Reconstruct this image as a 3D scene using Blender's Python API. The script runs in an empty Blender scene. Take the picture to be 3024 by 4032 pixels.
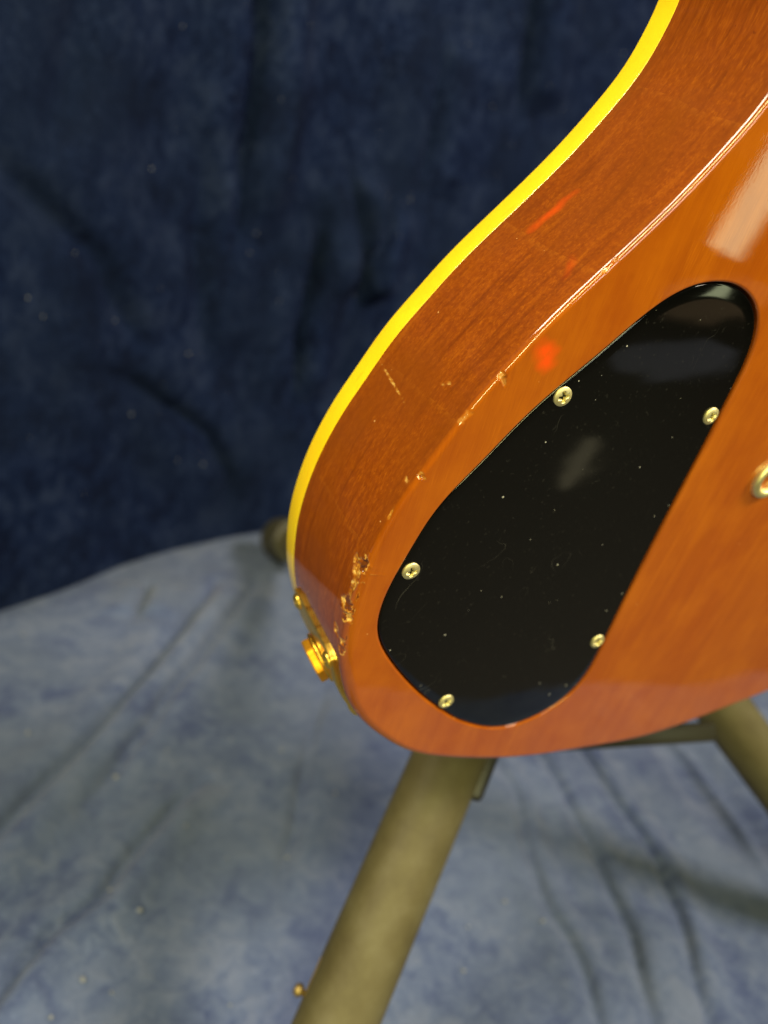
import bpy, bmesh, math, random
import numpy as np
from mathutils import Vector, Matrix
from mathutils.geometry import delaunay_2d_cdt

rng = np.random.default_rng(7)
random.seed(7)
sc = bpy.context.scene
COL = sc.collection

# ------------------------------------------------------------------ camera
cam_d = bpy.data.cameras.new('camera')
cam = bpy.data.objects.new('camera', cam_d)
COL.objects.link(cam)
sc.camera = cam
cam_d.sensor_fit = 'VERTICAL'
cam_d.sensor_height = 36.0
cam_d.lens = 26.85
cam_d.clip_start = 0.01
cam_d.clip_end = 50
Rm = Matrix(((0.876872, 0.014815, -0.480496), (-0.445077, 0.402741, -0.799816), (0.181666, 0.915194, 0.359746)))
cam.matrix_world = Matrix.Translation((-0.251, -0.1641, 0.3802)) @ Rm.to_4x4()
cam_d.dof.use_dof = True
cam_d.dof.focus_distance = 0.182
cam_d.dof.aperture_fstop = 8.5

# ------------------------------------------------------------------ world and lamps
w = bpy.data.worlds.new('World')
sc.world = w
w.use_nodes = True
w.node_tree.nodes['Background'].inputs[0].default_value = (1.0, 0.86, 0.68, 1)
w.node_tree.nodes['Background'].inputs[1].default_value = 0.035


def area(name, loc, target, sx, sy, power, col, roll=0.0, shape='RECTANGLE'):
    d = bpy.data.lights.new(name, 'AREA')
    d.shape = shape
    d.size = sx
    d.size_y = sy
    d.energy = power
    d.color = col
    o = bpy.data.objects.new(name, d)
    COL.objects.link(o)
    o.location = loc
    o.rotation_euler = ((Vector(target) - Vector(loc)).to_track_quat('-Z', 'Y').to_matrix().to_4x4() @ Matrix.Rotation(roll, 4, 'Z')).to_euler()
    return o


area('ceiling_lamp', (0.92, -0.95, 1.75), (0, 0.1, 0.2), 0.6, 0.36, 54, (1.0, 0.90, 0.72))
area('ceiling_lamp', (-1.15, 0.0, 1.55), (-0.1, 0.08, 0.3), 0.45, 0.45, 27, (1.0, 0.91, 0.68))
area('softbox', (-0.80, -1.15, 1.0), (-0.1, 0.0, 0.38), 0.10, 1.30, 25, (1.0, 0.95, 0.42))
area('edge_line_light', (-0.05, -1.5, 0.66), (-0.1, 0.0, 0.38), 0.12, 0.3, 2.6, (0.96, 1.0, 0.86))  # added unseen source for the white line along the rear edge
area('gloss_patch_light', (0.852, -0.795, 0.545), (-0.09, -0.03, 0.545), 0.055, 0.80, 0.62, (0.93, 1.0, 0.58))  # added strip, mirrored as the pale gloss patch on the back
area('cover_reflection_light', (0.36, -0.38, 0.17), (-0.09, -0.03, 0.37), 0.125, 0.036, 0.0030, (0.86, 0.90, 1.0), 0.56, 'ELLIPSE')  # added out of view, mirrored as a grey band in the cover
area('cover_reflection_light', (0.40, -0.41, 0.225), (-0.09, -0.03, 0.40), 0.10, 0.035, 0.0035, (1.0, 0.66, 0.34), 0.5, 'ELLIPSE')  # added for a brownish reflection near the cover tip
area('cover_reflection_light', (0.30, -0.36, 0.045), (-0.11, -0.02, 0.33), 0.019, 0.062, 0.0020, (1.0, 0.88, 0.52), -0.1, 'ELLIPSE')  # added for the warm oval glare on the black cover

vs = sc.view_settings
vs.view_transform = 'Standard'
vs.look = 'None'
vs.gamma = 1
vs.exposure = 0
vs.use_curve_mapping = False
sc.cycles.max_bounces = 8


# ------------------------------------------------------------------ helpers
def tag(o, label=None, cat=None, group=None, kind=None):
    if label: o['label'] = label
    if cat: o['category'] = cat
    if group: o['group'] = group
    if kind: o['kind'] = kind
    return o


def mesh_obj(name, verts, faces, mat, parent=None, smooth=True):
    me = bpy.data.meshes.new(name)
    me.from_pydata([tuple(map(float, v)) for v in verts], [], [tuple(map(int, f)) for f in faces])
    me.update()
    if smooth:
        me.polygons.foreach_set('use_smooth', [True] * len(me.polygons))
    me.materials.append(mat)
    o = bpy.data.objects.new(name, me)
    COL.objects.link(o)
    if parent: o.parent = parent
    return o


def fix_normals(o):
    bm = bmesh.new()
    bm.from_mesh(o.data)
    bmesh.ops.recalc_face_normals(bm, faces=bm.faces)
    bm.to_mesh(o.data)
    bm.free()


def auto_sharp(o, deg=35):
    bm = bmesh.new()
    bm.from_mesh(o.data)
    a = math.radians(deg)
    for e in bm.edges:
        if len(e.link_faces) == 2 and e.calc_face_angle(0) > a:
            e.smooth = False
    bm.to_mesh(o.data)
    bm.free()


def empty(name, loc, rot=(0, 0, 0)):
    o = bpy.data.objects.new(name, None)
    COL.objects.link(o)
    o.location = loc
    o.rotation_euler = rot
    o.empty_display_size = 0.05
    return o


def grid_faces(nr, nc, wrap=False):
    f = []
    for i in range(nr - 1):
        for j in range(nc if wrap else nc - 1):
            k = (j + 1) % nc
            f.append((i * nc + j, i * nc + k, (i + 1) * nc + k, (i + 1) * nc + j))
    return f


def lathe(prof, n=32):
    """prof: list of (radius, z); closed at ends when radius is 0"""
    v, f = [], []
    for r, z in prof:
        for k in range(n):
            a = 2 * math.pi * k / n
            v.append((r * math.cos(a), r * math.sin(a), z))
    f = grid_faces(len(prof), n, True)
    return v, f


def frame_to(o, origin, zdir, xdir=None):
    z = Vector(zdir).normalized()
    x = Vector(xdir) if xdir is not None else (Vector((1, 0, 0)) if abs(z.x) < 0.9 else Vector((0, 1, 0)))
    x = (x - z * x.dot(z)).normalized()
    y = z.cross(x)
    m = Matrix((x, y, z)).transposed().to_4x4()
    m.translation = Vector(origin)
    return m


def tube(name, pts, rads, mat, parent=None, n=40, cap=True):
    pts = [Vector(p) for p in pts]
    v, f = [], []
    up = Vector((0.123, 0.456, 0.88)).normalized()
    for i, p in enumerate(pts):
        d = (pts[min(i + 1, len(pts) - 1)] - pts[max(i - 1, 0)]).normalized()
        x = d.cross(up).normalized()
        y = d.cross(x)
        for k in range(n):
            a = 2 * math.pi * k / n
            v.append(p + (x * math.cos(a) + y * math.sin(a)) * rads[i])
    f = grid_faces(len(pts), n, True)
    if cap:
        f.append(tuple(range(n)))
        f.append(tuple(range(len(v) - n, len(v))))
    o = mesh_obj(name, v, f, mat, parent)
    fix_normals(o)
    auto_sharp(o, 50)
    return o


def rounded_box(name, sx, sy, sz, bev, mat, parent=None, seg=3):
    bm = bmesh.new()
    bmesh.ops.create_cube(bm, size=1.0)
    bmesh.ops.scale(bm, vec=(sx, sy, sz), verts=bm.verts)
    bmesh.ops.bevel(bm, geom=bm.edges[:], offset=bev, segments=seg, profile=0.5, affect='EDGES')
    me = bpy.data.meshes.new(name)
    bm.to_mesh(me)
    bm.free()
    me.polygons.foreach_set('use_smooth', [True] * len(me.polygons))
    me.materials.append(mat)
    o = bpy.data.objects.new(name, me)
    COL.objects.link(o)
    if parent: o.parent = parent
    auto_sharp(o, 40)
    return o


# ------------------------------------------------------------------ node helpers
class NT:
    def __init__(s, name):
        s.m = bpy.data.materials.new(name)
        s.m.use_nodes = True
        s.t = s.m.node_tree
        s.b = s.t.nodes['Principled BSDF']

    def n(s, typ, **kw):
        nd = s.t.nodes.new(typ)
        for k, v in kw.items():
            setattr(nd, k, v)
        return nd

    def l(s, a, b):
        s.t.links.new(a, b)

    def set(s, **kw):
        for k, v in kw.items():
            s.b.inputs[k.replace('_', ' ')].default_value = v

    def coord(s, scale=(1, 1, 1), loc=(0, 0, 0), rot=(0, 0, 0), out='Object'):
        if not hasattr(s, 'tc'):
            s.tc = s.n('ShaderNodeTexCoord')
        mp = s.n('ShaderNodeMapping')
        mp.inputs['Location'].default_value = loc
        mp.inputs['Rotation'].default_value = rot
        mp.inputs['Scale'].default_value = scale
        s.l(s.tc.outputs[out], mp.inputs['Vector'])
        return mp.outputs[0]

    def noise(s, vec, scale=1, detail=3, rough=0.5, dist=0.0):
        nd = s.n('ShaderNodeTexNoise')
        nd.inputs['Scale'].default_value = scale
        nd.inputs['Detail'].default_value = detail
        nd.inputs['Roughness'].default_value = rough
        nd.inputs['Distortion'].default_value = dist
        s.l(vec, nd.inputs['Vector'])
        return nd.outputs['Fac']

    def ramp(s, fac, stops):
        r = s.n('ShaderNodeValToRGB')
        els = r.color_ramp.elements
        while len(els) < len(stops):
            els.new(0.5)
        for e, (p, c) in zip(els, stops):
            e.position = p
            e.color = (*c, 1) if len(c) == 3 else c
        s.l(fac, r.inputs[0])
        return r.outputs[0]

    def gray(s, fac, lo, hi, a=0.0, b=1.0):
        mr = s.n('ShaderNodeMapRange')
        mr.inputs[1].default_value = lo
        mr.inputs[2].default_value = hi
        mr.inputs[3].default_value = a
        mr.inputs[4].default_value = b
        s.l(fac, mr.inputs[0])
        return mr.outputs[0]

    def mix(s, fac, a, b, mode='MIX'):
        m = s.n('ShaderNodeMix', data_type='RGBA', blend_type=mode)
        for sock, val in ((m.inputs[0], fac), (m.inputs[6], a), (m.inputs[7], b)):
            if isinstance(val, bpy.types.NodeSocket):
                s.l(val, sock)
            elif isinstance(val, (int, float)):
                sock.default_value = val
            else:
                sock.default_value = (*val, 1)
        return m.outputs[2]

    def math(s, op, a, b=None, clamp=False):
        m = s.n('ShaderNodeMath', operation=op, use_clamp=clamp)
        for sock, val in ((m.inputs[0], a), (m.inputs[1], b)):
            if val is None: continue
            if isinstance(val, bpy.types.NodeSocket):
                s.l(val, sock)
            else:
                sock.default_value = val
        return m.outputs[0]

    def bump(s, h, strength, dist, to=('Normal',), prev=None):
        b = s.n('ShaderNodeBump')
        b.inputs['Strength'].default_value = strength
        b.inputs['Distance'].default_value = dist
        s.l(h, b.inputs['Height'])
        if prev is not None:
            s.l(prev, b.inputs['Normal'])
        for t in to:
            s.l(b.outputs[0], s.b.inputs[t])
        s.last = b
        return b.outputs[0]


# ------------------------------------------------------------------ materials
def make_wood():
    m = NT('lacquered_mahogany')
    # back: long pores and streaks along the neck axis (object y)
    fine = m.noise(m.coord((2400, 150, 700)), 1, 3, 0.6)
    mid = m.noise(m.coord((260, 22, 200)), 1, 3, 0.55, 0.4)
    big = m.noise(m.coord((40, 9, 30)), 1, 2, 0.5)
    cloud = m.noise(m.coord((55, 40, 55), loc=(2, 5, 0)), 1, 4, 0.6)
    back = m.ramp(mid, [(0.25, (0.315, 0.066, 0.0006)), (0.5, (0.37, 0.084, 0.0007)), (0.75, (0.43, 0.108, 0.0011))])
    back = m.mix(m.gray(fine, 0.30, 0.47, 0.35, 0), back, (0.235, 0.042, 0.0006))
    back = m.mix(m.gray(fine, 0.58, 0.72, 0, 0.40), back, (0.56, 0.158, 0.003))
    back = m.mix(m.gray(big, 0.35, 0.65, 0.0, 0.6), back, (0.31, 0.058, 0.0006))
    back = m.mix(m.gray(cloud, 0.45, 0.70, 0.0, 0.5), back, (0.47, 0.122, 0.0009))
    # side: short fine pores of the sawn edge, faint growth rings, browner stain
    sp = m.noise(m.coord((1300, 300, 900)), 1, 4, 0.6)
    spd = m.noise(m.coord((2600, 900, 2000)), 1, 1, 0.5)
    ring = m.n('ShaderNodeTexWave', wave_type='BANDS', bands_direction='Y', wave_profile='SAW')
    ring.inputs['Scale'].default_value = 9.0
    ring.inputs['Distortion'].default_value = 3.0
    ring.inputs['Detail'].default_value = 3.0
    ring.inputs['Detail Scale'].default_value = 0.5
    m.l(m.coord((1, 1.0, 1.2)), ring.inputs['Vector'])
    rn = m.noise(m.coord((700, 700, 700)), 1, 2, 0.5)
    sbig = m.noise(m.coord((26, 26, 40)), 1, 2, 0.5)
    side = m.ramp(sp, [(0.25, (0.190, 0.036, 0.0006)), (0.5, (0.238, 0.048, 0.0007)), (0.78, (0.310, 0.070, 0.0014))])
    flk = m.noise(m.coord((1900, 150, 1900)), 1, 2, 0.6)
    side = m.mix(m.gray(flk, 0.54, 0.72, 0, 0.5), side, (0.42, 0.108, 0.002))
    gl = m.noise(m.coord((90, 9, 420)), 1, 4, 0.65, 0.3)
    side = m.mix(m.gray(gl, 0.30, 0.48, 0.6, 0), side, (0.125, 0.022, 0.0005))
    side = m.mix(m.gray(gl, 0.56, 0.70, 0, 0.30), side, (0.46, 0.125, 0.002))
    rm_ = m.math('MULTIPLY', m.gray(ring.outputs['Fac'], 0.95, 1.0, 0.0, 0.28), m.gray(rn, 0.4, 0.6))
    side = m.mix(rm_, side, (0.50, 0.15, 0.008))
    side = m.mix(m.gray(spd, 0.22, 0.31, 0.6, 0), side, (0.11, 0.017, 0.001))
    side = m.mix(m.gray(sbig, 0.4, 0.7, 0, 0.7), side, (0.20, 0.045, 0.001))
    sep = m.n('ShaderNodeSeparateXYZ')
    m.l(m.tc.outputs['Normal'], sep.inputs[0])
    isback = m.gray(sep.outputs[2], 0.25, 0.85)
    col = m.mix(isback, side, back)
    dv = m.n('ShaderNodeTexVoronoi', feature='F1')
    dv.inputs['Scale'].default_value = 1.0
    m.l(m.coord((210, 210, 210)), dv.inputs['Vector'])
    dc = m.n('ShaderNodeSeparateColor')
    m.l(dv.outputs['Color'], dc.inputs[0])
    nib = m.math('MULTIPLY', m.math('LESS_THAN', dv.outputs['Distance'], m.gray(dc.outputs[1], 0, 1, 0.02, 0.065)), m.gray(dc.outputs[0], 0.72, 0.74, 0, 0.55))
    col = m.mix(nib, col, (0.80, 0.42, 0.14))
    # touch-up streaks of bright red stain on the side
    at2 = m.n('ShaderNodeAttribute', attribute_name='stain')
    sn = m.noise(m.coord((420, 420, 420)), 1, 3, 0.6)
    col = m.mix(m.math('MULTIPLY', at2.outputs['Fac'], m.gray(sn, 0.25, 0.6, 0.65, 1.0)), col, (0.80, 0.075, 0.002))
    # chips: torn finish shows raw gold wood, holes are dark brown
    at = m.n('ShaderNodeAttribute', attribute_name='chip')
    cn = m.noise(m.coord((520, 520, 520)), 1, 4, 0.6)
    light = m.gray(at.outputs['Fac'], 0.0, 1.0)
    dark = m.gray(at.outputs['Fac'], 0.0, -1.0)
    chipcol = m.ramp(cn, [(0.3, (0.22, 0.055, 0.003)), (0.48, (0.52, 0.21, 0.02)), (0.62, (0.84, 0.54, 0.14))])
    col = m.mix(light, col, chipcol)
    col = m.mix(dark, col, (0.13, 0.034, 0.004))
    m.l(col, m.b.inputs['Base Color'])
    m.set(Roughness=0.5, Specular_IOR_Level=0.05, Coat_Weight=1.0, Coat_Roughness=0.018, Coat_IOR=1.5)
    m.l(m.gray(at.outputs['Fac'], 0.0, 1.0, 0.018, 0.22), m.b.inputs['Coat Roughness'])
    b0 = m.bump(fine, 0.10, 0.0003)
    b1 = m.bump(cn, 0.9, 0.0002, ('Normal',), b0)
    lb = m.last
    m.l(m.math('ABSOLUTE', at.outputs['Fac']), lb.inputs['Strength'])
    # lacquer: long shallow ripples, sunken pores and dust nibs in the clear coat
    rip = m.noise(m.coord((70, 320, 200)), 1, 2, 0.5)
    ripb = m.bump(rip, 0.012, 0.0006, ())
    pore = m.noise(m.coord((1600, 500, 1200)), 1, 2, 0.6)
    m.bump(pore, 0.02, 0.0002, ('Coat Normal',), ripb)
    return m.m


def make_binding():
    m = NT('aged_cream_binding')
    nz = m.noise(m.coord((60, 60, 60)), 1, 3, 0.5)
    col = m.ramp(nz, [(0.3, (0.88, 0.57, 0.004)), (0.7, (0.95, 0.66, 0.006))])
    am = m.noise(m.coord((150, 150, 500), loc=(3, 1, 2)), 1, 4, 0.6)
    col = m.mix(m.gray(am, 0.58, 0.75, 0, 0.45), col, (0.78, 0.40, 0.003))
    m.l(col, m.b.inputs['Base Color'])
    m.bump(am, 0.06, 0.0004)
    m.set(Roughness=0.35, Coat_Weight=0.8, Coat_Roughness=0.06)
    m.set(Subsurface_Weight=0.15, Subsurface_Radius=(1.0, 0.7, 0.2), Subsurface_Scale=0.0015)
    return m.m


def make_black():
    m = NT('black_cover_plastic')
    v = m.n('ShaderNodeTexVoronoi', feature='F1')
    v.inputs['Scale'].default_value = 1.0
    m.l(m.coord((300, 300, 300)), v.inputs['Vector'])
    sep = m.n('ShaderNodeSeparateColor')
    m.l(v.outputs['Color'], sep.inputs[0])
    keep = m.gray(sep.outputs[0], 0.45, 0.47)
    size = m.gray(m.math('POWER', sep.outputs[1], 3.0), 0.0, 1.0, 0.022, 0.085)
    dot = m.math('LESS_THAN', v.outputs['Distance'], size)
    speck = m.math('MULTIPLY', dot, keep)
    # hairline wipe marks: thin ridges of a warped noise
    hn = m.noise(m.coord((55, 38, 60), rot=(0, 0, 0.5)), 1, 2, 0.4, 1.4)
    line = m.gray(m.math('ABSOLUTE', m.math('SUBTRACT', hn, 0.5)), 0.0, 0.0022, 1, 0)
    hm = m.gray(m.noise(m.coord((30, 30, 30), loc=(3, 1, 0)), 1, 2), 0.55, 0.70)
    hair = m.math('MULTIPLY', m.math('MULTIPLY', line, hm), 0.20)
    dusty = m.gray(m.noise(m.coord((900, 900, 900)), 1, 2), 0.66, 0.8, 0, 0.02)
    fac = m.math('ADD', m.math('ADD', m.math('MULTIPLY', speck, 0.6), hair), dusty, True)
    col = m.mix(fac, (0.0016, 0.0017, 0.0015), (0.75, 0.72, 0.64))
    m.l(col, m.b.inputs['Base Color'])
    m.l(m.gray(fac, 0, 0.5, 0.06, 0.6), m.b.inputs['Roughness'])
    m.set(Specular_IOR_Level=0.4)
    wv = m.noise(m.coord((28, 45, 30)), 1, 2)
    m.bump(wv, 0.13, 0.0012)
    return m.m


def make_metal(name, col, rough, dirt=(0.25, 0.15, 0.03), scale=700, amount=0.5):
    m = NT(name)
    nz = m.noise(m.coord((scale, scale, scale)), 1, 4, 0.65)
    m.l(m.mix(m.gray(nz, 0.50, 0.75, 0, amount), col, dirt), m.b.inputs['Base Color'])
    m.set(Metallic=1.0)
    m.l(m.gray(nz, 0.3, 0.8, rough, rough + 0.2), m.b.inputs['Roughness'])
    m.bump(nz, 0.06, 0.0002)
    return m.m


def make_stand_paint():
    m = NT('olive_stand_coating')
    nz = m.noise(m.coord((38, 38, 38)), 1, 5, 0.62)
    nf = m.noise(m.coord((420, 420, 420)), 1, 3, 0.6)
    col = m.ramp(nz, [(0.3, (0.060, 0.047, 0.017)), (0.52, (0.086, 0.071, 0.028)), (0.72, (0.112, 0.097, 0.047))])
    col = m.mix(m.gray(nf, 0.5, 0.8, 0, 0.35), col, (0.10, 0.085, 0.035))
    m.l(col, m.b.inputs['Base Color'])
    v = m.n('ShaderNodeTexVoronoi', feature='F1')
    v.inputs['Scale'].default_value = 1.0
    m.l(m.coord((85, 85, 85)), v.inputs['Vector'])
    sp = m.n('ShaderNodeSeparateColor')
    m.l(v.outputs['Color'], sp.inputs[0])
    nick = m.math('MULTIPLY', m.math('LESS_THAN', v.outputs['Distance'], m.gray(sp.outputs[1], 0, 1, 0.03, 0.11)), m.gray(sp.outputs[0], 0.86, 0.88))
    m.l(m.mix(m.math('MULTIPLY', nick, 0.8), col, (0.50, 0.46, 0.32)), m.b.inputs['Base Color'])
    m.set(Roughness=0.6, Specular_IOR_Level=0.35)
    p0 = m.bump(nz, 0.25, 0.002)
    m.bump(nf, 0.15, 0.0006, ('Normal',), p0)
    return m.m


def make_plain(name, col, rough, metal=0.0, scale=300):
    m = NT(name)
    nz = m.noise(m.coord((scale,) * 3), 1, 3)
    m.l(m.mix(m.gray(nz, 0.35, 0.7, 0, 0.4), col, tuple(c * 0.6 for c in col)), m.b.inputs['Base Color'])
    m.set(Roughness=rough, Metallic=metal)
    m.bump(nz, 0.1, 0.0003)
    return m.m


def make_cloth(name, lo, mid, hi, tint, sheen=0.15, fleck=0.25):
    m = NT(name)
    a = m.noise(m.coord((16, 16, 16)), 1, 5, 0.6)
    b = m.noise(m.coord((75, 75, 55), loc=(4, 2, 1)), 1, 4, 0.65, 0.6)
    c = m.noise(m.coord((1500, 1500, 1500)), 1, 2, 0.6)
    col = m.ramp(m.math('ADD', m.math('MULTIPLY', a, 0.5), m.math('MULTIPLY', b, 0.5)), [(0.40, lo), (0.5, mid), (0.60, hi)])
    fl = m.noise(m.coord((230, 230, 150), loc=(1, 9, 4)), 1, 3, 0.7, 0.5)
    pat = m.noise(m.coord((11, 11, 11), loc=(5, 3, 8)), 1, 2, 0.5)
    col = m.mix(m.math('MULTIPLY', m.gray(fl, 0.52, 0.72, 0, 1), m.gray(pat, 0.35, 0.65, 0.05, fleck)), col, tuple(min(1, c * 1.9) for c in hi))
    t = m.noise(m.coord((9, 9, 9), loc=(7, 7, 7)), 1, 3, 0.5)
    col = m.mix(m.gray(t, 0.4, 0.65, 0, 0.6), col, tint)
    col = m.mix(m.gray(c, 0.35, 0.65, 0.25, 0), col, lo)
    m.l(col, m.b.inputs['Base Color'])
    m.set(Roughness=0.95, Specular_IOR_Level=0.1, Sheen_Weight=sheen, Sheen_Roughness=0.5)
    p = m.bump(b, 0.35, 0.004)
    m.bump(c, 0.3, 0.0006, ('Normal',), p)
    return m.m


M_WOOD = make_wood()
M_BIND = make_binding()
M_BLACK = make_black()
M_GOLD = make_metal('gold_plate', (0.95, 0.62, 0.10), 0.24, (0.5, 0.28, 0.04), 500, 0.2)
M_GOLD_ORANGE = make_metal('worn_gold_nut', (0.85, 0.42, 0.025), 0.50, (0.5, 0.2, 0.02))
M_SCREW = make_metal('pale_gold_screw', (0.92, 0.82, 0.42), 0.46, (0.45, 0.36, 0.12), 900, 0.35)
M_CREAM = make_metal('pale_gold_ferrule', (0.95, 0.84, 0.42), 0.42, (0.55, 0.4, 0.1), 600, 0.3)
M_STAND = make_stand_paint()
M_DARK = make_plain('dark_bracket_steel', (0.014, 0.013, 0.009), 0.5, 0.0)
M_RUBBER = make_plain('dark_olive_rubber', (0.045, 0.04, 0.02), 0.55)
M_BAR = make_plain('olive_bar_steel', (0.022, 0.020, 0.011), 0.3)
M_BRASS = make_metal('brass_bolt', (0.36, 0.26, 0.10), 0.5)
M_MAPLE = make_plain('amber_maple', (0.62, 0.30, 0.03), 0.25)
M_FLOOR = make_cloth('blue_grey_muslin', (0.046, 0.064, 0.150), (0.083, 0.110, 0.200), (0.124, 0.150, 0.236), (0.088, 0.112, 0.170))
M_BACK = make_cloth('navy_muslin', (0.0018, 0.0044, 0.019), (0.0046, 0.0108, 0.040), (0.0150, 0.0245, 0.062), (0.0052, 0.0104, 0.028), 0.0, 0.75)
M_LINT = make_plain('pale_lint', (0.26, 0.27, 0.28), 0.8)


# ------------------------------------------------------------------ setting: cloths
def seg_dist(P, line):
    """signed distance (+ on the left) of points to a polyline, and a fade factor at its ends"""
    best = np.full(len(P), 1e9)
    sg = np.zeros(len(P))
    fade = np.zeros(len(P))
    L = np.array(line, float)
    seg = np.linalg.norm(np.diff(L, axis=0), axis=1)
    tot = seg.sum()
    acc = 0
    for i in range(len(L) - 1):
        d = L[i + 1] - L[i]
        t = np.clip(((P - L[i]) @ d) / (d @ d), 0, 1)
        q = P - (L[i] + t[:, None] * d)
        dist = np.linalg.norm(q, axis=1)
        s = np.sign(d[0] * q[:, 1] - d[1] * q[:, 0])
        u = (acc + t * seg[i]) / tot
        k = dist < best
        best[k] = dist[k]; sg[k] = s[k]
        fade[k] = np.clip(np.minimum(u[k], 1 - u[k]) * 5 + 0.15, 0, 1)
        acc += seg[i]
    return best * sg, fade


def soft(P, seed, scale):
    """smooth random field from a few sine waves"""
    r = np.random.default_rng(seed)
    out = np.zeros(len(P))
    for _ in range(10):
        a = r.uniform(0, 2 * np.pi)
        k = scale * r.uniform(0.5, 1.7)
        out += np.sin(k * (P[:, 0] * np.cos(a) + P[:, 1] * np.sin(a)) + r.uniform(0, 6.3))
    return out / 5


FLOOR_FOLDS = [
    ([(-0.024, 0.515), (-0.132, 0.353), (-0.191, 0.28), (-0.225, 0.237), (-0.30, 0.15)], 0.0101, 0.0119),
    ([(0.021, 0.514), (-0.045, 0.423), (-0.16, 0.264), (-0.19, 0.229)], 0.0078, 0.0108),
    ([(-0.11, 0.237), (-0.16, 0.192), (-0.187, 0.162), (-0.215, 0.146), (-0.26, 0.10)], 0.0078, 0.0086),
    ([(0.19, 0.30), (0.156, 0.194), (0.136, 0.128), (0.124, 0.093), (0.113, 0.064), (0.101, 0.038), (0.06, -0.03)], 0.0052, 0.0076),
    ([(0.13, 0.25), (0.105, 0.168), (0.083, 0.121), (0.068, 0.076), (0.062, 0.05), (0.03, -0.03)], 0.0042, 0.0065),
    ([(0.21, 0.28), (0.194, 0.187), (0.176, 0.123), (0.165, 0.078), (0.145, 0.042), (0.10, -0.03)], 0.0052, 0.0076),
    ([(0.30, 0.22), (0.285, 0.147), (0.27, 0.102), (0.248, 0.048)], -0.0094, 0.0108),
    ([(-0.09, 0.513), (-0.118, 0.451)], 0.0094, 0.0108),
    ([(0.016, 0.322), (-0.047, 0.213), (-0.095, 0.128)], 0.0046, 0.0108),
]
BACK_FOLDS = [
    ([(-0.026, 0.70), (-0.024, 0.529), (-0.020, 0.476), (-0.023, 0.406), (-0.023, 0.33)], 0.0298, 0.0198),
    ([(-0.24, 0.37), (-0.193, 0.33), (-0.153, 0.298), (-0.139, 0.269), (-0.108, 0.22)], 0.0116, 0.0231),
    ([(-0.15, 0.21), (-0.116, 0.192), (-0.071, 0.163), (-0.026, 0.126), (0.003, 0.077), (0.01, 0.03)], 0.0107, 0.0181),
    ([(0.078, 0.36), (0.075, 0.29), (0.074, 0.244), (0.078, 0.16)], 0.0224, 0.0181),
    ([(0.110, 0.41), (0.139, 0.326), (0.145, 0.28)], 0.0186, 0.0165),
    ([(0.170, 0.40), (0.149, 0.327), (0.14, 0.28)], 0.0186, 0.0165),
    ([(-0.065, 0.409), (-0.057, 0.29), (-0.037, 0.2)], 0.0112, 0.0297),
    ([(0.203, 0.571), (0.212, 0.464), (0.207, 0.405)], 0.0148, 0.0231),
    ([(0.315, 0.70), (0.319, 0.629), (0.336, 0.515)], 0.0224, 0.0264),
    ([(-0.19, 0.62), (-0.17, 0.48), (-0.20, 0.36)], 0.0112, 0.0330),
]


def fold_height(P, folds, wob, seed):
    h = np.zeros(len(P))
    warp = np.stack([soft(P, seed + 1, 60), soft(P, seed + 2, 60)], 1) * 0.0025
    for line, amp, wd in folds:
        d, fade = seg_dist(P + warp, line)
        dd = d / wd
        h += fade * amp * (np.exp(-((dd - 1.3) / 1.5) ** 2) + 0.5 * np.exp(-((dd + 1.5) / 1.3) ** 2) - 0.9 * np.exp(-(dd / 0.42) ** 2))
    return h + wob * soft(P, seed, 22) + 0.25 * wob * soft(P, seed + 5, 75)


xs = np.concatenate([np.arange(-1.2, -0.34, 0.02), np.arange(-0.34, 0.46, 0.0025), np.arange(0.46, 1.2, 0.02)])
ys = np.concatenate([np.arange(-0.13, -0.06, 0.01), np.arange(-0.06, 0.66, 0.0025), np.arange(0.66, 0.95, 0.02)])
gx, gy = np.meshgrid(xs, ys)
P = np.stack([gx.ravel(), gy.ravel()], 1)
hz = fold_height(P, FLOOR_FOLDS, 0.0011, 11)
edge = np.clip((-0.03 - P[:, 1]) / 0.1, 0, 1)
P[:, 1] += edge * (0.03 * soft(P, 91, 9) + 0.02 * soft(P, 92, 30))
hz += edge * 0.014 * (1 + soft(P, 93, 26))
floor_cloth = mesh_obj('floor_cloth', np.c_[P, hz], grid_faces(len(ys), len(xs)), M_FLOOR)
tag(floor_cloth, 'blue grey mottled cloth spread over the floor with long creases', 'floor', kind='structure')

fx = np.linspace(-3, 3, 31)
gx, gy = np.meshgrid(fx, np.linspace(-3, 3, 31))
ground = mesh_obj('floor', np.c_[gx.ravel(), gy.ravel(), np.full(gx.size, -0.02)], grid_faces(31, 31), make_plain('added_dark_floor', (0.022, 0.017, 0.012), 0.6, 0.0, 40))  # added under the shortened cloth, dark so the cover's reflections stay dim
tag(ground, 'unseen floor past the grey cloth, added dark to dim reflections', 'floor', kind='structure')

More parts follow.
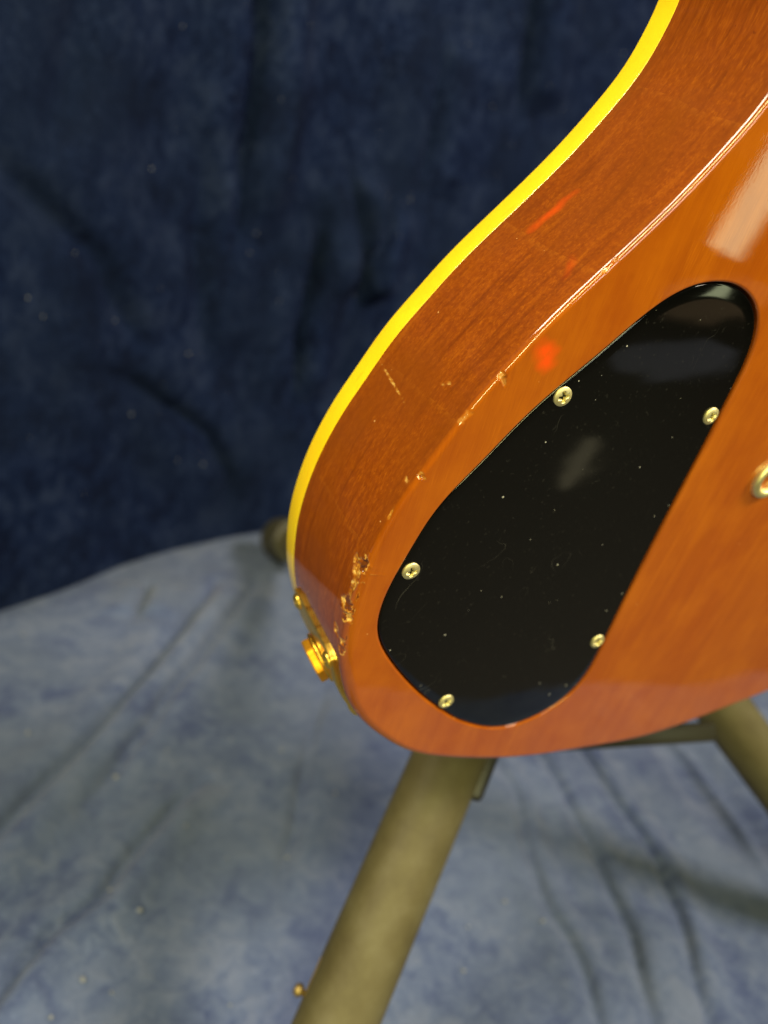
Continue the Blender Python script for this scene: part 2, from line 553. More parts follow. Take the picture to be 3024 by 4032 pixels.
BASE = np.array([(-1.3, .36), (-.9, .36), (-.5, .375), (-.36, .41), (-.226, .482), (-.166, .519), (-.111, .561), (-.054, .588),
                 (.019, .617), (.059, .628), (.25, .675), (.6, .72), (1.3, .75)])
bx = np.concatenate([np.arange(-1.3, -0.3, 0.012), np.arange(-0.3, 0.6, 0.003), np.arange(0.6, 1.3, 0.012)])
by = np.interp(bx, BASE[:, 0], BASE[:, 1])
ker = np.exp(-np.linspace(-2, 2, 21) ** 2); ker /= ker.sum()
by = np.convolve(np.pad(by, 10, mode='reflect', reflect_type='odd'), ker, mode='valid')
bz = np.concatenate([np.arange(-0.008, 0.8, 0.004), np.arange(0.8, 1.7, 0.03)])
gx, gz = np.meshgrid(bx, bz)
gy0 = np.tile(by, (len(bz), 1))
P = np.stack([gx.ravel(), gz.ravel()], 1)
hh = fold_height(P, BACK_FOLDS, 0.004, 31)
tx = np.gradient(by, bx)
nx, ny = tx / np.sqrt(1 + tx ** 2), -1 / np.sqrt(1 + tx ** 2)
NX = np.tile(nx, len(bz)); NY = np.tile(ny, len(bz))
lowfade = np.clip((P[:, 1] + 0.008) / 0.10, 0.6, 1)
hh = hh * lowfade
backdrop = mesh_obj('backdrop', np.c_[P[:, 0] + NX * hh, gy0.ravel() + NY * hh, P[:, 1]], grid_faces(len(bz), len(bx)), M_BACK)
tag(backdrop, 'dark navy cloth backdrop hanging in soft folds behind the guitar', 'backdrop', kind='structure')


# lint lying on the two cloths
def lint(name, spots, parent_label, cat='lint'):
    v, f = [], []
    ico = bmesh.new()
    bmesh.ops.create_icosphere(ico, subdivisions=1, radius=1)
    iv = [x.co.copy() for x in ico.verts]
    ifc = [[x.index for x in q.verts] for q in ico.faces]
    ico.free()
    for (p, r) in spots:
        s = Vector((r * random.uniform(.4, 1.9), r * random.uniform(.4, 1.9), r * random.uniform(.4, 1.2)))
        k = len(v)
        for q in iv:
            v.append((p[0] + q.x * s.x, p[1] + q.y * s.y, p[2] + q.z * s.z))
        f += [tuple(k + i for i in t) for t in ifc]
    o = mesh_obj(name, v, f, M_LINT)
    tag(o, parent_label, cat, kind='stuff')
    return o


FSPECK = [(-0.11, 0.445), (-0.05, 0.248), (-0.029, 0.196), (-0.21, 0.44), (-0.215, 0.312), (-0.114, 0.167), (-0.078, 0.158), (-0.166, 0.25),
          (-0.028, 0.139), (0.229, 0.445), (-0.011, 0.054), (0.04, 0.085), (0.007, 0.077), (0.053, 0.064), (-0.191, 0.103), (-0.219, 0.099),
          (-0.203, 0.114), (-0.17, 0.144), (-0.133, 0.194), (-0.182, 0.166)]


def floor_z(x, y):
    return float(fold_height(np.array([[x, y]]), FLOOR_FOLDS, 0.0011, 11)[0])


spots = [((x, y, floor_z(x, y) + 0.0012), random.uniform(0.0007, 0.0014)) for x, y in FSPECK]
for _ in range(60):
    x, y = random.uniform(-0.3, 0.4), random.uniform(-0.05, 0.5)
    spots.append(((x, y, floor_z(x, y) + 0.0005), random.uniform(0.0003, 0.0007)))
lint('floor_lint', spots, 'pale lint specks scattered over the grey floor cloth')

BSPECK = [(-0.032, 0.1), (-0.062, 0.219), (-0.062, 0.108), (-0.007, 0.456), (-0.118, 0.164), (0.024, 0.523), (-0.115, 0.378),
          (-0.095, 0.488), (-0.167, 0.449), (-0.137, 0.251), (-0.21, 0.271), (0.195, 0.398), (0.291, 0.515)]
spots = []
for i in range(150):
    if i < len(BSPECK):
        x, z = BSPECK[i]; r = random.uniform(0.0008, 0.0013)
    else:
        x, z = random.uniform(-0.3, 0.55), random.uniform(0.05, 0.75) ** 0.8; r = random.uniform(0.0003, 0.0008)
    hb = fold_height(np.array([[x, z]]), BACK_FOLDS, 0.004, 31)[0] * min(1, max(.6, (z + .008) / .1))
    k = int(np.clip(np.searchsorted(bx, x), 0, len(bx) - 1))
    spots.append(((x + nx[k] * (hb + 0.0006), by[k] + ny[k] * (hb + 0.0006), z), r))
lint('backdrop_lint', spots, 'pale lint specks clinging to the dark navy backdrop')

# ------------------------------------------------------------------ the guitar (built in millimetres, back face at z = 0, back towards +z)
MM = 0.001
LEAN = math.radians(10)
guitar = empty('electric_guitar', (0, 0, 0.204), (math.pi / 2 + LEAN, 0, 0))
tag(guitar, 'amber electric guitar seen from behind with yellow binding and black control cover', 'guitar')

OUT = [(-98.8, 231.5), (-99.7, 225.7), (-100.9, 219.3), (-103.3, 213.0), (-106.6, 206.8), (-110.4, 200.3), (-115.1, 192.8), (-122.7, 182.2), (-129.2, 173.6), (-134.2, 166.9), (-139.0, 159.9), (-143.3, 152.6), (-147.8, 145.2), (-151.4, 138.2), (-154.8, 129.7), (-157.5, 123.5), (-159.7, 117.8), (-162.3, 109.1), (-164.2, 99.9), (-165.2, 88.7), (-165.1, 80.2), (-163.7, 69.4), (-162.0, 61.9), (-159.0, 53.8), (-156.0, 46.9),
       (-149.9, 38.0), (-143.1, 31.0), (-134.5, 23.6),
       (-126.4, 18.0), (-116.5, 13.5), (-101.1, 8.6), (-85.1, 4.6), (-67.6, 1.8), (-57.0, 1.0), (-23.3, -0.9), (-4.2, -0.2),
       (19.4, 3.8), (36.8, 8.0), (60.2, 13.4), (100, 28), (135, 52), (157, 80), (165, 105), (162, 130), (150, 158), (130, 186),
       (112, 210), (103, 230), (102, 247), (107, 272), (119, 300), (132, 328), (139, 355), (137, 385), (126, 410), (104, 428),
       (75, 437), (45, 438), (20, 436), (-10, 430), (-26, 418), (-31, 396), (-36, 368), (-48, 346), (-66, 340), (-86, 350),
       (-104, 368), (-117, 372), (-128, 360), (-131, 338), (-127, 312), (-116, 285), (-105, 260), (-100, 243)]
COVER = [(114.7, -67.7), (119.0, -61.2), (123.8, -55.1), (128.5, -49.7), (133.5, -43.9), (137.7, -38.7), (142.1, -33.7), (147.1, -29.2),
         (153.1, -25.9), (159.7, -24.3), (166.0, -24.2), (172.7, -26.0), (178.0, -29.4), (181.3, -33.7), (183.3, -38.8), (184.2, -45.0),
         (184.5, -53.4), (184.8, -66.7), (184.9, -79.2), (185.0, -94.1), (185.2, -107.0), (185.5, -115.9), (185.8, -127.9),
         (186.4, -140.5), (186.7, -149.9), (186.3, -158.2), (184.0, -165.2), (179.2, -171.4), (171.6, -175.9), (163.6, -178.1), (157.2, -177.9),
         (149.6, -175.9), (138.2, -170.3), (129.5, -164.0), (121.9, -157.9), (114.3, -150.8), (107.4, -143.5), (101.9, -136.9),
         (98.5, -131.9), (96.5, -127.3), (95.5, -122.8), (95.4, -116.6), (96.3, -110.0), (97.6, -104.3), (99.0, -98.6), (100.6, -92.6),
         (103.2, -86.3), (106.6, -80.6), (110.6, -74.5)]
COVER = [(x - 251, y + 202) for x, y in COVER]


def smooth_loop(pts, step, sigma):
    """closed Catmull-Rom through pts, resampled every `step` mm, smoothed with a gaussian of `sigma` mm"""
    p = np.array(pts, float)
    n = len(p)
    dense = []
    for i in range(n):
        p0, p1, p2, p3 = p[i - 1], p[i], p[(i + 1) % n], p[(i + 2) % n]
        k = max(4, int(np.linalg.norm(p2 - p1) / 0.2))
        t = np.linspace(0, 1, k, endpoint=False)[:, None]
        dense.append(0.5 * (2 * p1 + (p2 - p0) * t + (2 * p0 - 5 * p1 + 4 * p2 - p3) * t ** 2 + (3 * p1 - p0 - 3 * p2 + p3) * t ** 3))
    q = np.concatenate(dense)

    def resample(q, st):
        c = np.vstack([q, q[:1]])
        s = np.concatenate([[0], np.cumsum(np.linalg.norm(np.diff(c, axis=0), axis=1))])
        m = int(round(s[-1] / st))
        u = np.linspace(0, s[-1], m, endpoint=False)
        return np.stack([np.interp(u, s, c[:, 0]), np.interp(u, s, c[:, 1])], 1)
    q = resample(q, step)
    hw = int(3 * sigma / step)
    g = np.exp(-0.5 * (np.arange(-hw, hw + 1) * step / sigma) ** 2)
    g /= g.sum()
    qp = np.vstack([q[-hw:], q, q[:hw]])
    q = np.stack([np.convolve(qp[:, k], g, mode='valid') for k in (0, 1)], 1)
    return resample(q, step)


def loop_normals(q):
    d = np.roll(q, -1, 0) - np.roll(q, 1, 0)
    d /= np.linalg.norm(d, axis=1)[:, None]
    area2 = np.sum(q[:, 0] * np.roll(q[:, 1], -1) - np.roll(q[:, 0], -1) * q[:, 1])
    nrm = np.stack([d[:, 1], -d[:, 0]], 1) * np.sign(area2)
    return nrm          # pointing outwards


fine_loop = smooth_loop(OUT, 0.3, 4.0)
keep = []
last = -99
for i, q in enumerate(fine_loop):                       # dense where the photograph looks, coarse elsewhere
    dense = q[0] < -95 and 10 < q[1] < 240
    gap = 1 if dense else (4 if q[0] < 90 and q[1] < 60 else 10)
    if i - last >= gap:
        keep.append(i); last = i
loop = fine_loop[keep]
lnor = loop_normals(fine_loop)[keep]
NL = len(loop)
T, TB = 48.8, 41.2                # rim depth, where the binding starts
_k = np.clip((115 - loop[:, 1]) / 65, 0, 1)
RRS = 1.7 + 1.5 * _k * _k * (3 - 2 * _k)      # radius of the edge round-over, softer towards the bottom
RR = 3.2

# dents and chips: centre (x, y, z), half length, half width, direction in the surface (dx, dy, dz), depth, chip tone
DENTS = [
    ((-134.4, 155.3, 0.0), 4.2, 4.2, (1, 0, 0), 0.0, 0.0),
    ((-144.3, 149.3, -0.5), 1.30, 0.90, (0.5, -0.5, 0), 0.38, 0.50),
    ((-143.6, 148.4, 0), 1.50, 0.70, (1, -1, 0), 0.26, 0.35),
    ((-150.6, 138.6, 0), 2.60, 0.90, (0.6, 0.8, 0), 0.11, 0.25),
    ((-157.3, 123.0, 0), 1.80, 0.75, (1, -0.3, 0), 0.38, 0.55),
    ((-157.0, 122.5, 0), 1.20, 0.35, (1, -0.3, 0), 0.30, -0.60),
    ((-160.0, 120.3, -2.5), 1.60, 0.50, (0, -0.5, 0.8), 0.19, 0.60),
    ((-162.1, 111.5, -0.8), 2.60, 0.50, (-0.1, -1, 0), 0.19, 0.70),
    ((-164.8, 95.2, -4.8), 1.80, 1.26, (0, 0.5, -0.8), 0.34, 0.90),
    ((-165.0, 93.0, -3.0), 2.64, 1.82, (0, -1, 0.2), 0.58, 1.00),
    ((-164.6, 96.2, -1.6), 2.04, 1.40, (0, -1, 0.1), 0.88, -1.00),
    ((-165.2, 89.5, -2.5), 2.16, 1.26, (0, -1, 0), 0.49, 1.00),
    ((-165.3, 86.5, -2.5), 1.92, 0.70, (0, -1, 0), 0.29, 0.80),
    ((-165.3, 82.0, -4.7), 2.04, 0.98, (0, -1, 0.3), 0.49, 1.00),
    ((-165.2, 83.0, -2.6), 2.04, 1.54, (0, -1, 0), 0.68, -0.80),
    ((-164.6, 79.4, -1.1), 1.68, 1.40, (0, -0.6, 0.7), 0.58, 0.90),
    ((-164.9, 78.2, -2.2), 1.44, 0.84, (0, 1, 0.3), 0.49, -0.60),
    ((-164.1, 71.2, -6.2), 2.04, 1.54, (0, -1, 0), 0.34, 0.35),
    ((-164.0, 70.0, -6.9), 0.84, 0.63, (0, -1, 0), 0.29, 1.00),
    ((-163.2, 67.3, -1.8), 2.04, 1.12, (0, -1, 0), 0.39, -0.45),
    ((-163.9, 70.4, -1.9), 1.08, 0.98, (0, -0.5, 0.5), 0.29, 0.50),
    ((-164.2, 86.8, -0.2), 1.32, 0.30, (0, -1, 0), 0.08, -1.00),
    ((-163.9, 82.2, -0.2), 1.10, 0.27, (0, -1, 0), 0.08, -1.00),
    ((-163.3, 72.2, -0.7), 0.99, 0.30, (0.05, -1, 0), 0.08, -1.00),
    ((-163.1, 69.4, -0.95), 1.10, 0.30, (0.05, -1, 0), 0.08, -1.00),
    ((-154.5, 133.5, -30.7), 7.00, 0.32, (-0.9, -1.9, 14.2), 0.08, 0.75),
    ((-149.8, 142.0, -11.8), 0.90, 0.45, (0, 0, 1), 0.15, 0.50),
    ((-150.4, 141.0, -12.8), 0.90, 0.40, (0, 0.3, 1), 0.15, 0.50),
    ((-125.2, 178.5, -0.5), 0.80, 0.40, (-0.55, -0.83, 0), 0.19, 0.40),
    ((-127.0, 176.0, -0.4), 0.90, 0.40, (-0.55, -0.83, 0), 0.15, 0.30),
    ((-152.0, 42.3, -1.4), 0.80, 0.60, (0.5, -0.5, 0), 0.15, 0.30),
]
STAINS = [
    ((-126.9, 176.6, -30.6), (-120.2, 186.7, -28.8), 1.5, 0.6, 0.5),
    ((-128.0, 174.8, -10.9), (-130.3, 171.3, -7.5), 1.3, 0.28, 0.5),
    ((-135.0, 155.9, 0), (-133.6, 154.6, 0), 3.5, 1.0, 0.2),
]

prof = [(1 - math.sin(a), -1 + math.cos(a)) for a in np.linspace(0, math.pi / 2, 15)]      # (inset, z) in radii
V = []
for ins, z in prof:
    V.append(np.c_[loop - lnor * (ins * RRS)[:, None], z * RRS])
zz = np.concatenate([np.arange(0.03, 0.25, 0.009), np.linspace(0.25, 1, 62)])
prof += [(0, z) for z in zz]
for z in zz:
    V.append(np.c_[loop, -RRS + (RRS - TB) * z])
V = np.concatenate(V)
F = grid_faces(len(prof), NL, True)

# back plate with the recess for the cover
cov = smooth_loop(COVER, 0.4, 2.2)
cnor = loop_normals(cov)
lipw = 0.75
hole = cov + cnor * (0.35 + lipw)
inner_loop = loop - lnor * RRS[:, None]
extra = []
for d in DENTS:
    c = np.array(d[0])
    if c[2] > -1.0:
        r = d[1] + 1.5
        g = np.arange(-r, r + 0.01, 0.3)
        ax, ay = np.meshgrid(g, g)
        extra.append(np.stack([c[0] + ax.ravel(), c[1] + ay.ravel()], 1))


def in_poly(P, poly):
    x, y = P[:, 0], P[:, 1]
    ins = np.zeros(len(P), bool)
    for (x0, y0), (x1, y1) in zip(poly, np.roll(poly, -1, 0)):
        c = ((y0 > y) != (y1 > y))
        with np.errstate(divide='ignore', invalid='ignore'):
            ins ^= c & (x < (x1 - x0) * (y - y0) / (y1 - y0 + 1e-30) + x0)
    return ins


pts = [inner_loop, hole, loop - lnor * (RRS[:, None] + 0.22), cov + cnor * (0.35 + lipw + 0.2), cov + cnor * (0.35 + lipw + 0.6)]
if extra:
    ex = np.concatenate(extra)
    ex = np.unique((ex / 0.3).round().astype(int), axis=0) * 0.3 + 0.0137
    ex = ex[in_poly(ex, (loop - lnor * (RRS[:, None] + 0.25))) & ~in_poly(ex, cov + cnor * (0.35 + lipw + 0.25))]
    pts.append(ex)
allp = np.concatenate(pts)
nh = len(hole)
edges = [(i, (i + 1) % NL) for i in range(NL)] + [(NL + i, NL + (i + 1) % nh) for i in range(nh)]
res = delaunay_2d_cdt([Vector(p) for p in allp], edges, [], 0, 1e-6)
pv = np.array([tuple(v) for v in res[0]])
tri = np.array([tuple(f) for f in res[2]])
cen = pv[tri].mean(1)
ok = in_poly(cen, inner_loop) & ~in_poly(cen, hole)
tri = tri[ok]
off = len(V)
V = np.concatenate([V, np.c_[pv, np.zeros(len(pv))]])
F += [tuple(t + off) for t in tri]
# lip, wall and floor of the recess
rec = []
for a in np.linspace(0, math.pi / 2, 6):
    rec.append((0.35 + lipw - lipw * math.sin(a), -lipw + lipw * math.cos(a)))
rec += [(0.35, -2.0), (0.35, -4.0)]
off = len(V)
for o_, z in rec:
    V = np.concatenate([V, np.c_[cov + cnor * o_, np.full(nh, z)]])
F += [tuple(i + off for i in f) for f in grid_faces(len(rec), nh, True)]
F.append(tuple(range(len(V) - nh, len(V))))

# apply dents
chip = np.zeros(len(V))
stain = np.zeros(len(V))


def lump(P, seed, k):
    r = np.random.default_rng(seed)
    o = np.zeros(len(P))
    for _ in range(8):
        d = r.normal(size=3); d /= np.linalg.norm(d)
        o += np.sin(P @ d * k * r.uniform(.6, 1.6) + r.uniform(0, 6.3))
    return o / 4


V0 = V.copy()
for j, (c, a, b, dr, depth, tone) in enumerate(DENTS):
    c = np.array(c, float)
    c = V0[int(np.argmin(((V0 - c) ** 2).sum(1)))].copy()       # settle on the surface
    d = np.array(dr, float); d /= np.linalg.norm(d)
    rel = V0 - c
    near = np.linalg.norm(rel, axis=1) < 2 * a + 2
    rel = rel[near]
    u = rel @ d
    v = np.linalg.norm(rel - u[:, None] * d, axis=1)
    rr = np.sqrt((u / a) ** 2 + (v / b) ** 2) * (1 + 0.36 * lump(V0[near], j, 3.4))
    wgt = 1 / (1 + np.exp((rr - 0.85) * 14))
    core = np.array([-150, 120, -20.0]) - c      # towards the middle of the body
    # inward direction: from the surface towards the inside of the rim
    k = int(np.argmin(np.linalg.norm(loop - c[:2], axis=1)))
    if c[2] > -0.6:
        inn = np.array([0, 0, -1.0])
    elif c[2] < -RR:
        inn = np.array([-lnor[k][0], -lnor[k][1], 0])
    else:
        inn = np.array([-lnor[k][0], -lnor[k][1], -1.0]); inn /= np.linalg.norm(inn)
    rim = np.exp(-((rr - 1.15) / 0.22) ** 2)
    V[near] += inn * ((0.75 * depth * wgt * (1 + 0.5 * lump(V0[near], j + 50, 5)) - 0.12 * depth * rim)[:, None])
    cur = chip[near]
    if tone >= 0:
        new = tone * wgt
        chip[near] = np.where(np.abs(new) > np.abs(cur), new, cur)
    else:
        new = tone * wgt
        edge = 0.9 * np.exp(-((rr - 0.95) / 0.16) ** 2)
        val = np.where(edge > -new, edge, new)
        chip[near] = np.where(np.abs(val) > np.abs(cur), val, cur)
for (a_, b_, wd, amt, lu) in STAINS:
    a_, b_ = np.array(a_, float), np.array(b_, float)
    d = b_ - a_
    t = np.clip(((V0 - a_) @ d) / (d @ d), 0, 1)
    dist = np.linalg.norm(V0 - a_ - t[:, None] * d, axis=1)
    k = np.clip(1.2 - dist / wd + lu * lump(V0, 77, 1.6), 0, 1) * (np.sin(np.pi * np.clip(t * 0.9 + 0.05, 0, 1)) ** 0.5 if lu > 0.3 else 1)
    stain = np.maximum(stain, amt * k)

body = mesh_obj('body', V * MM, F, M_WOOD, guitar)
me = body.data
at = me.attributes.new('chip', 'FLOAT', 'POINT')
at.data.foreach_set('value', chip.astype(np.float32))
at = me.attributes.new('stain', 'FLOAT', 'POINT')
at.data.foreach_set('value', stain.astype(np.float32))
bm = bmesh.new()
bm.from_mesh(me)
bmesh.ops.remove_doubles(bm, verts=bm.verts, dist=2e-6)
bmesh.ops.recalc_face_normals(bm, faces=bm.faces)
bm.to_mesh(me)
bm.free()
body['label'] = 'amber lacquered wooden body with a chipped rear edge'

# binding around the front edge, its outer face a hair proud of the wood
bp = [(0.6, -TB + 0.03), (-0.03, -TB - 0.02), (-0.06, -TB - 0.25), (-0.06, -T + 0.8), (0.05, -T + 0.3), (0.35, -T + 0.05), (0.8, -T), (2.0, -T)]
VB = np.concatenate([np.c_[loop - lnor * i, np.full(NL, z)] for i, z in bp])
binding = mesh_obj('binding', VB * MM, grid_faces(len(bp), NL, True), M_BIND, guitar)
fix_normals(binding)

# carved top, closed towards the front
cx = np.array([0.0, 200.0])
tp = []
top_loop = loop[::6]
top_nor = lnor[::6]
NT_ = len(top_loop)
q0 = top_loop - top_nor * 2.0
VT = [np.c_[q0, np.full(NT_, -T)]]
for k in range(1, 9):
    t = k / 8
    q = q0 + (cx - q0) * (t * 0.92)
    z = -T - 12 * math.sin(min(1, t * 1.4) * math.pi / 2)
    VT.append(np.c_[q, np.full(NT_, z)])
VT = np.concatenate(VT)
FT = grid_faces(9, NT_, True) + [tuple(range(len(VT) - NT_, len(VT)))]
top = mesh_obj('carved_top', VT * MM, FT, M_MAPLE, guitar)
fix_normals(top)

# neck running up out of the picture
nk = []
for y, wd, dp in ((395, 28, 40), (425, 28, 38), (440, 27, 24), (470, 26.5, 22), (600, 24.5, 21), (760, 22, 20), (800, 21.5, 20)):
    ring = []
    for a in np.linspace(0, math.pi, 15):
        ring.append((wd * math.cos(a), y, -T - 6 + dp * math.sin(a) + (0 if y > 430 else 6)))
    nk += ring
NKV = np.array(nk)
fk = []
for i in range(6):
    for j in range(15):
        k = (j + 1) % 15
        fk.append((i * 15 + j, i * 15 + k, (i + 1) * 15 + k, (i + 1) * 15 + j))
fk += [tuple(range(15)), tuple(range(90, 105))]
neck = mesh_obj('neck', NKV * MM, fk, M_WOOD, guitar)
fix_normals(neck)
auto_sharp(neck, 50)

# control cover: thin sheet with a softened rim, lifting slightly at its narrow tip
ctr = np.array([-98.0, 98.0])
CH = 0.30


def cover_z(q):
    t = np.clip((q[:, 1] - 125) / 53, 0, 1)
    s = (q[:, 0] + 98) / 45
    return -CH - 0.45 * t ** 2.2 - 0.25 * (s ** 2) * 0.4 + 0.15 * np.sin(q[:, 1] / 26 + 0.6)


rings = [(0.0, 2.4), (0.0, 0.55), (0.12, 0.22), (0.35, 0.06), (0.7, 0.0)]
VC = []
for ins, dz in rings:
    q = cov - cnor * ins
    VC.append(np.c_[q, cover_z(q) - dz])
q0 = cov - cnor * 0.7
KR = 22
for k in range(1, KR):
    q = q0 + (ctr - q0) * (k / KR)
    VC.append(np.c_[q, cover_z(q)])
VC = np.concatenate(VC)
nr = len(rings) + KR - 1
FC = grid_faces(nr, nh, True)
VC = np.vstack([VC, [ctr[0], ctr[1], cover_z(ctr[None])[0]]])
FC += [((nr - 1) * nh + i, (nr - 1) * nh + (i + 1) % nh, len(VC) - 1) for i in range(nh)]
cover = mesh_obj('control_cover', VC * MM, FC, M_BLACK, guitar)
fix_normals(cover)
cover['label'] = 'glossy black teardrop plastic cover held by five screws'


# cover screws: low domed heads with a cross recess
def screw_mesh(name, R=2.5, H=0.75):
    nr_, na = 26, 64
    v = []
    for i in range(nr_ + 1):
        r = R * (i / nr_) ** 0.9
        for k in range(na):
            a = 2 * math.pi * k / na
            x, y = r * math.cos(a), r * math.sin(a)
            z = H * (1 - 0.62 * (r / R) ** 3.0)
            wdt = 0.34 + 0.10 * (1 - r / R)
            arm = max(1 / (1 + math.exp((abs(y) - wdt) * 26)) / (1 + math.exp((abs(x) - 1.42) * 20)),
                      1 / (1 + math.exp((abs(x) - wdt) * 26)) / (1 + math.exp((abs(y) - 1.42) * 20)))
            z -= arm * (0.95 + 0.7 * math.exp(-(r / 0.7) ** 2))
            v.append((x * MM, y * MM, z * MM))
    f = grid_faces(nr_ + 1, na, True)
    k0 = len(v)
    for k in range(na):
        a = 2 * math.pi * k / na
        v.append((R * 1.02 * math.cos(a) * MM, R * 1.02 * math.sin(a) * MM, -0.6 * MM))
    f += [(nr_ * na + k, k0 + k, k0 + (k + 1) % na, nr_ * na + (k + 1) % na) for k in range(na)]
    o = mesh_obj(name, v, f, M_SCREW)
    fix_normals(o)
    return o


SCREWS = [(126.4, -56.5, 0.35), (181.3, -59.0, 0.62), (100.4, -107.9, 0.18), (129.6, -160.4, 0.75), (183.2, -142.5, 0.5)]
s0 = screw_mesh('screw')
for i, (x, y, a) in enumerate(SCREWS):
    o = s0 if i == 0 else s0.copy()
    if i: COL.objects.link(o)
    o.parent = cover
    p = np.array([[x - 251, y + 202]])
    o.location = (p[0, 0] * MM, p[0, 1] * MM, (cover_z(p)[0] + 0.15) * MM)
    o.rotation_euler = (random.uniform(-.05, .05), random.uniform(-.05, .05), a)

# ferrule set into the back
v, f = lathe([(3.9, -4), (3.9, 1.1), (4.15, 1.7), (4.7, 2.0), (5.7, 1.95), (6.3, 1.6), (6.55, 1.0), (6.55, 0.2), (6.65, -0.3)], 64)
fer = mesh_obj('ferrule', np.array(v) * MM, f, M_CREAM, guitar)
fix_normals(fer)
fer.location = ((221.3 - 251) * MM, (-78.8 + 202) * MM, 0)
fer['label'] = 'pale gold ring ferrule sunk in the back'
vv, ff = lathe([(4.0, -3.9), (0.01, -3.9)], 32)
fi = mesh_obj('ferrule_bottom', np.array(vv) * MM, ff, M_GOLD, fer)

# ------------------------------------------------------------------ output jack plate on the rim
J = int(np.argmin(np.linalg.norm(fine_loop - np.array([-153.8, 44.1]), axis=1)))
fl_n = loop_normals(fine_loop)
step = 0.3


def rim_pt(s, depth, outw):
    k = int(round(J + s / step)) % len(fine_loop)
    q = fine_loop[k] + fl_n[k] * outw
    return np.array([q[0], q[1], -depth])


ss = np.linspace(-17, 17, 41)
ds = np.linspace(6.5, 40.5, 31)


def corner(s, d):
    cs, cd = s / 17, (d - 23.5) / 17
    k = max(abs(cs), abs(cd))
    if k < 1e-6: return s, d
    # rounded square
    n_ = (abs(cs) ** 10 + abs(cd) ** 10) ** (1 / 10)
    return s * k / n_, 23.5 + (d - 23.5) * k / n_


v = []
for lay, ow in enumerate((0.05, 1.25)):
    for s in ss:
        for d in ds:
            a, b = corner(s, d)
            edge = max(abs(s) / 17, abs(d - 23.5) / 17)
            v.append(rim_pt(a, b, ow - (0.25 if lay and edge > 0.985 else 0)))
ns, nd = len(ss), len(ds)
f = grid_faces(ns, nd)
f2 = [tuple(i + ns * nd for i in q) for q in f]
rimi = [i * nd for i in range(ns)] + [(ns - 1) * nd + j for j in range(1, nd)] + [i * nd + nd - 1 for i in range(ns - 2, -1, -1)] + [j for j in range(nd - 2, 0, -1)]
f3 = [(a, b, b + ns * nd, a + ns * nd) for a, b in zip(rimi, rimi[1:] + rimi[:1])]
plate = mesh_obj('jack_plate', np.array(v) * MM, f + f2 + f3, M_GOLD, guitar)
fix_normals(plate)
auto_sharp(plate, 40)
plate['label'] = 'square gold plate around the output jack on the rim'


def on_rim(o, s, d, outw, spin=0):
    k = int(round(J + s / step)) % len(fine_loop)
    nrm = Vector((fl_n[k][0], fl_n[k][1], 0))
    m = frame_to(o, rim_pt(s, d, outw) * MM, nrm, (0, 0, 1))
    o.matrix_local = m @ Matrix.Rotation(spin, 4, 'Z')


ps = screw_mesh('plate_screw', 2.6, 1.3)
ps.data.materials[0] = M_GOLD
for i, (s, d) in enumerate(((-13, 10.5), (13, 10.5), (-13, 36.5), (13, 36.5))):
    o = ps if i == 0 else ps.copy()
    if i: COL.objects.link(o)
    o.parent = plate
    on_rim(o, s, d, 1.25, 0.4 + i)
v, f = lathe([(4.8, 0), (8.2, 0), (8.3, 0.5), (8.0, 0.9), (4.8, 0.9)], 48)
o = mesh_obj('washer', np.array(v) * MM, f, M_GOLD, plate)
fix_normals(o); auto_sharp(o, 40)
on_rim(o, 0, 23.5, 1.25)
# hex nut with chamfered corners
nv, nf = [], []
NA = 72
for r_in, z in ((1, 0.85), (1, 0.95)):
    pass
prof_n = [(0.96, 0.9), (1.0, 1.2), (1.0, 3.1), (0.95, 3.5), (0.72, 3.6), (0.70, 3.5)]
for sc_, z in prof_n:
    for k in range(NA):
        a = 2 * math.pi * k / NA
        hexr = 6.3 / math.cos((a % (math.pi / 3)) - math.pi / 6)
        hexr = min(hexr, 7.05)
        rr_ = hexr * sc_ if sc_ > 0.8 else 6.3 * sc_
        nv.append((rr_ * math.cos(a), rr_ * math.sin(a), z))
nut = mesh_obj('nut', np.array(nv) * MM, grid_faces(len(prof_n), NA, True), M_GOLD_ORANGE, plate)
fix_normals(nut); auto_sharp(nut, 22)
on_rim(nut, 0, 23.5, 1.25, 0.3)
v, f = lathe([(4.35, 0.5), (4.35, 3.2), (3.9, 3.4), (3.3, 3.4), (3.25, 0.5)], 40)
o = mesh_obj('socket', np.array(v) * MM, f, M_GOLD, plate)
fix_normals(o); auto_sharp(o, 40)
on_rim(o, 0, 23.5, 1.25)

# ------------------------------------------------------------------ the stand
stand = empty('guitar_stand', (0.03, 0.09, 0.0))
tag(stand, 'olive tubular guitar stand standing on the grey floor cloth beneath the guitar', 'stand')
SI = Matrix.Translation((-0.03, -0.09, 0.0))


def put(o):
    o.parent = stand
    o.matrix_parent_inverse = SI
    return o


hubL = Vector((-0.0135, 0.0897, 0.2257))
hubR = Vector((0.0778, 0.1009, 0.2133))
L1 = Vector((-0.0642, 0.0508, 0.1623)); Lf = Vector((-0.188, -0.044, 0.0085))
R1 = Vector((0.0978, 0.0388, 0.1713)); Rf = Vector((0.27, -0.03, 0.0085))


def leg(a, b, bend=0.0):
    a, b = Vector(a), Vector(b)
    pts = []
    for i in range(25):
        t = i / 24
        p = a.lerp(b, t)
        p.z += bend * math.sin(math.pi * t)
        pts.append(p)
    return put(tube('leg', pts, [0.016] * 25, M_STAND))


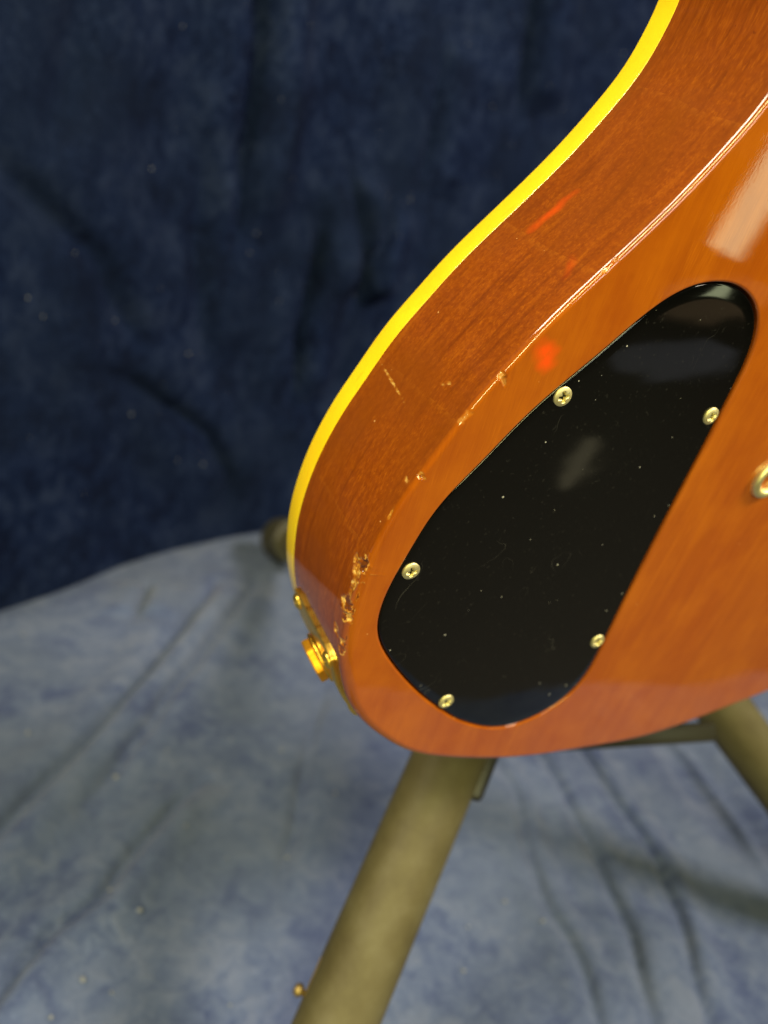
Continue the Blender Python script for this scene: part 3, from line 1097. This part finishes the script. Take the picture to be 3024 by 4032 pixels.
lgL = leg(hubL, Lf + (hubL - Lf).normalized() * 0.03)
lgR = leg(hubR, Rf + (hubR - Rf).normalized() * 0.03)
foot = Vector((0.055, 0.555, 0.026))
mid = Vector((0.032, 0.095, 0.22))
lgF = leg(mid, foot + (mid - foot).normalized() * 0.006)
lgL['label'] = 'thick olive leg in the foreground with a brass bolt'


def foot_cap(a, b, r=0.0185, ln=0.05):
    a, b = Vector(a), Vector(b)
    d = (b - a).normalized()
    p = [(0, r * 0.97), (0.003, r), (ln * 0.55, r), (ln * 0.62, r * 0.96), (ln * 0.66, r * 1.02), (ln * 0.9, r), (ln * 0.98, r * 0.8), (ln, r * 0.4)]
    pts = [b - d * (ln - t) for t, _ in p]
    return put(tube('foot_cap', pts, [q for _, q in p], M_RUBBER, n=36))


foot_cap(hubL, Lf)
foot_cap(hubR, Rf)
foot_cap(mid, foot, 0.0235, 0.05)
put(tube('crossbar', [hubL + (hubL - hubR).normalized() * 0.02, hubL, hubR, hubR + (hubR - hubL).normalized() * 0.02], [0.0165] * 4, M_STAND))
# spreader bar from leg to leg: flat strip
b0, b1 = Vector((-0.0529, 0.0585, 0.1778)), Vector((0.0921, 0.0308, 0.1544))
bar = rounded_box('spreader_bar', (b1 - b0).length, 0.0065, 0.0095, 0.0012, M_BAR)
m = frame_to(bar, (b0 + b1) / 2 + Vector((0, 0, -0.0035)), Vector((0.1, 0.5, 1)), b1 - b0)
bar.matrix_world = m
bar.parent = stand; bar.matrix_parent_inverse = SI
# dark bracket clamped on the near leg
ld = (Lf - L1).normalized()
rightv = Vector((0.876872, -0.445077, 0.181666))
side_dir = (rightv - ld * rightv.dot(ld)).normalized()
bk = rounded_box('bracket', 0.034, 0.008, 0.008, 0.0025, M_DARK)
bk.matrix_world = frame_to(bk, L1 + ld * -0.006 + side_dir * 0.0160, side_dir, ld)
bk.parent = stand; bk.matrix_parent_inverse = SI
# brass wing bolt low on the near leg
cp = Vector((-0.1379, 0.0169, 0.0912)) + side_dir * 0.0035
v, f = lathe([(0.001, 0.0), (0.0022, 0.0), (0.0024, 0.0035), (0.0040, 0.0042), (0.0046, 0.006), (0.0042, 0.0085), (0.0025, 0.0100), (0.0002, 0.0103)], 28)
bolt = mesh_obj('bolt', v, f, M_BRASS)
fix_normals(bolt)
bolt.matrix_world = frame_to(bolt, cp, -side_dir + Vector((0, -0.0, 0.1))) @ Matrix.Scale(0.55, 4)
bolt.parent = stand; bolt.matrix_parent_inverse = SI
clip = rounded_box('clip', 0.016, 0.006, 0.0022, 0.0008, M_BRASS)
clip.matrix_world = frame_to(clip, cp - ld * 0.007 + side_dir * 0.0002, -side_dir, ld)
clip.parent = stand; clip.matrix_parent_inverse = SI
# post and padded yoke that carry the guitar
put(tube('post', [mid, mid + Vector((0, 0.02, -0.03)), Vector((0.03, 0.10, 0.18))], [0.014, 0.013, 0.012], M_STAND))
for sx in (-1, 1):
    y0 = Vector((0.032 + sx * 0.05, 0.088, 0.205))
    put(tube('yoke_arm', [y0 + Vector((0, 0.01, 0.0)), y0 + Vector((0, -0.03, -0.014)), y0 + Vector((0, -0.055, -0.017))], [0.007] * 3, M_RUBBER, n=24))
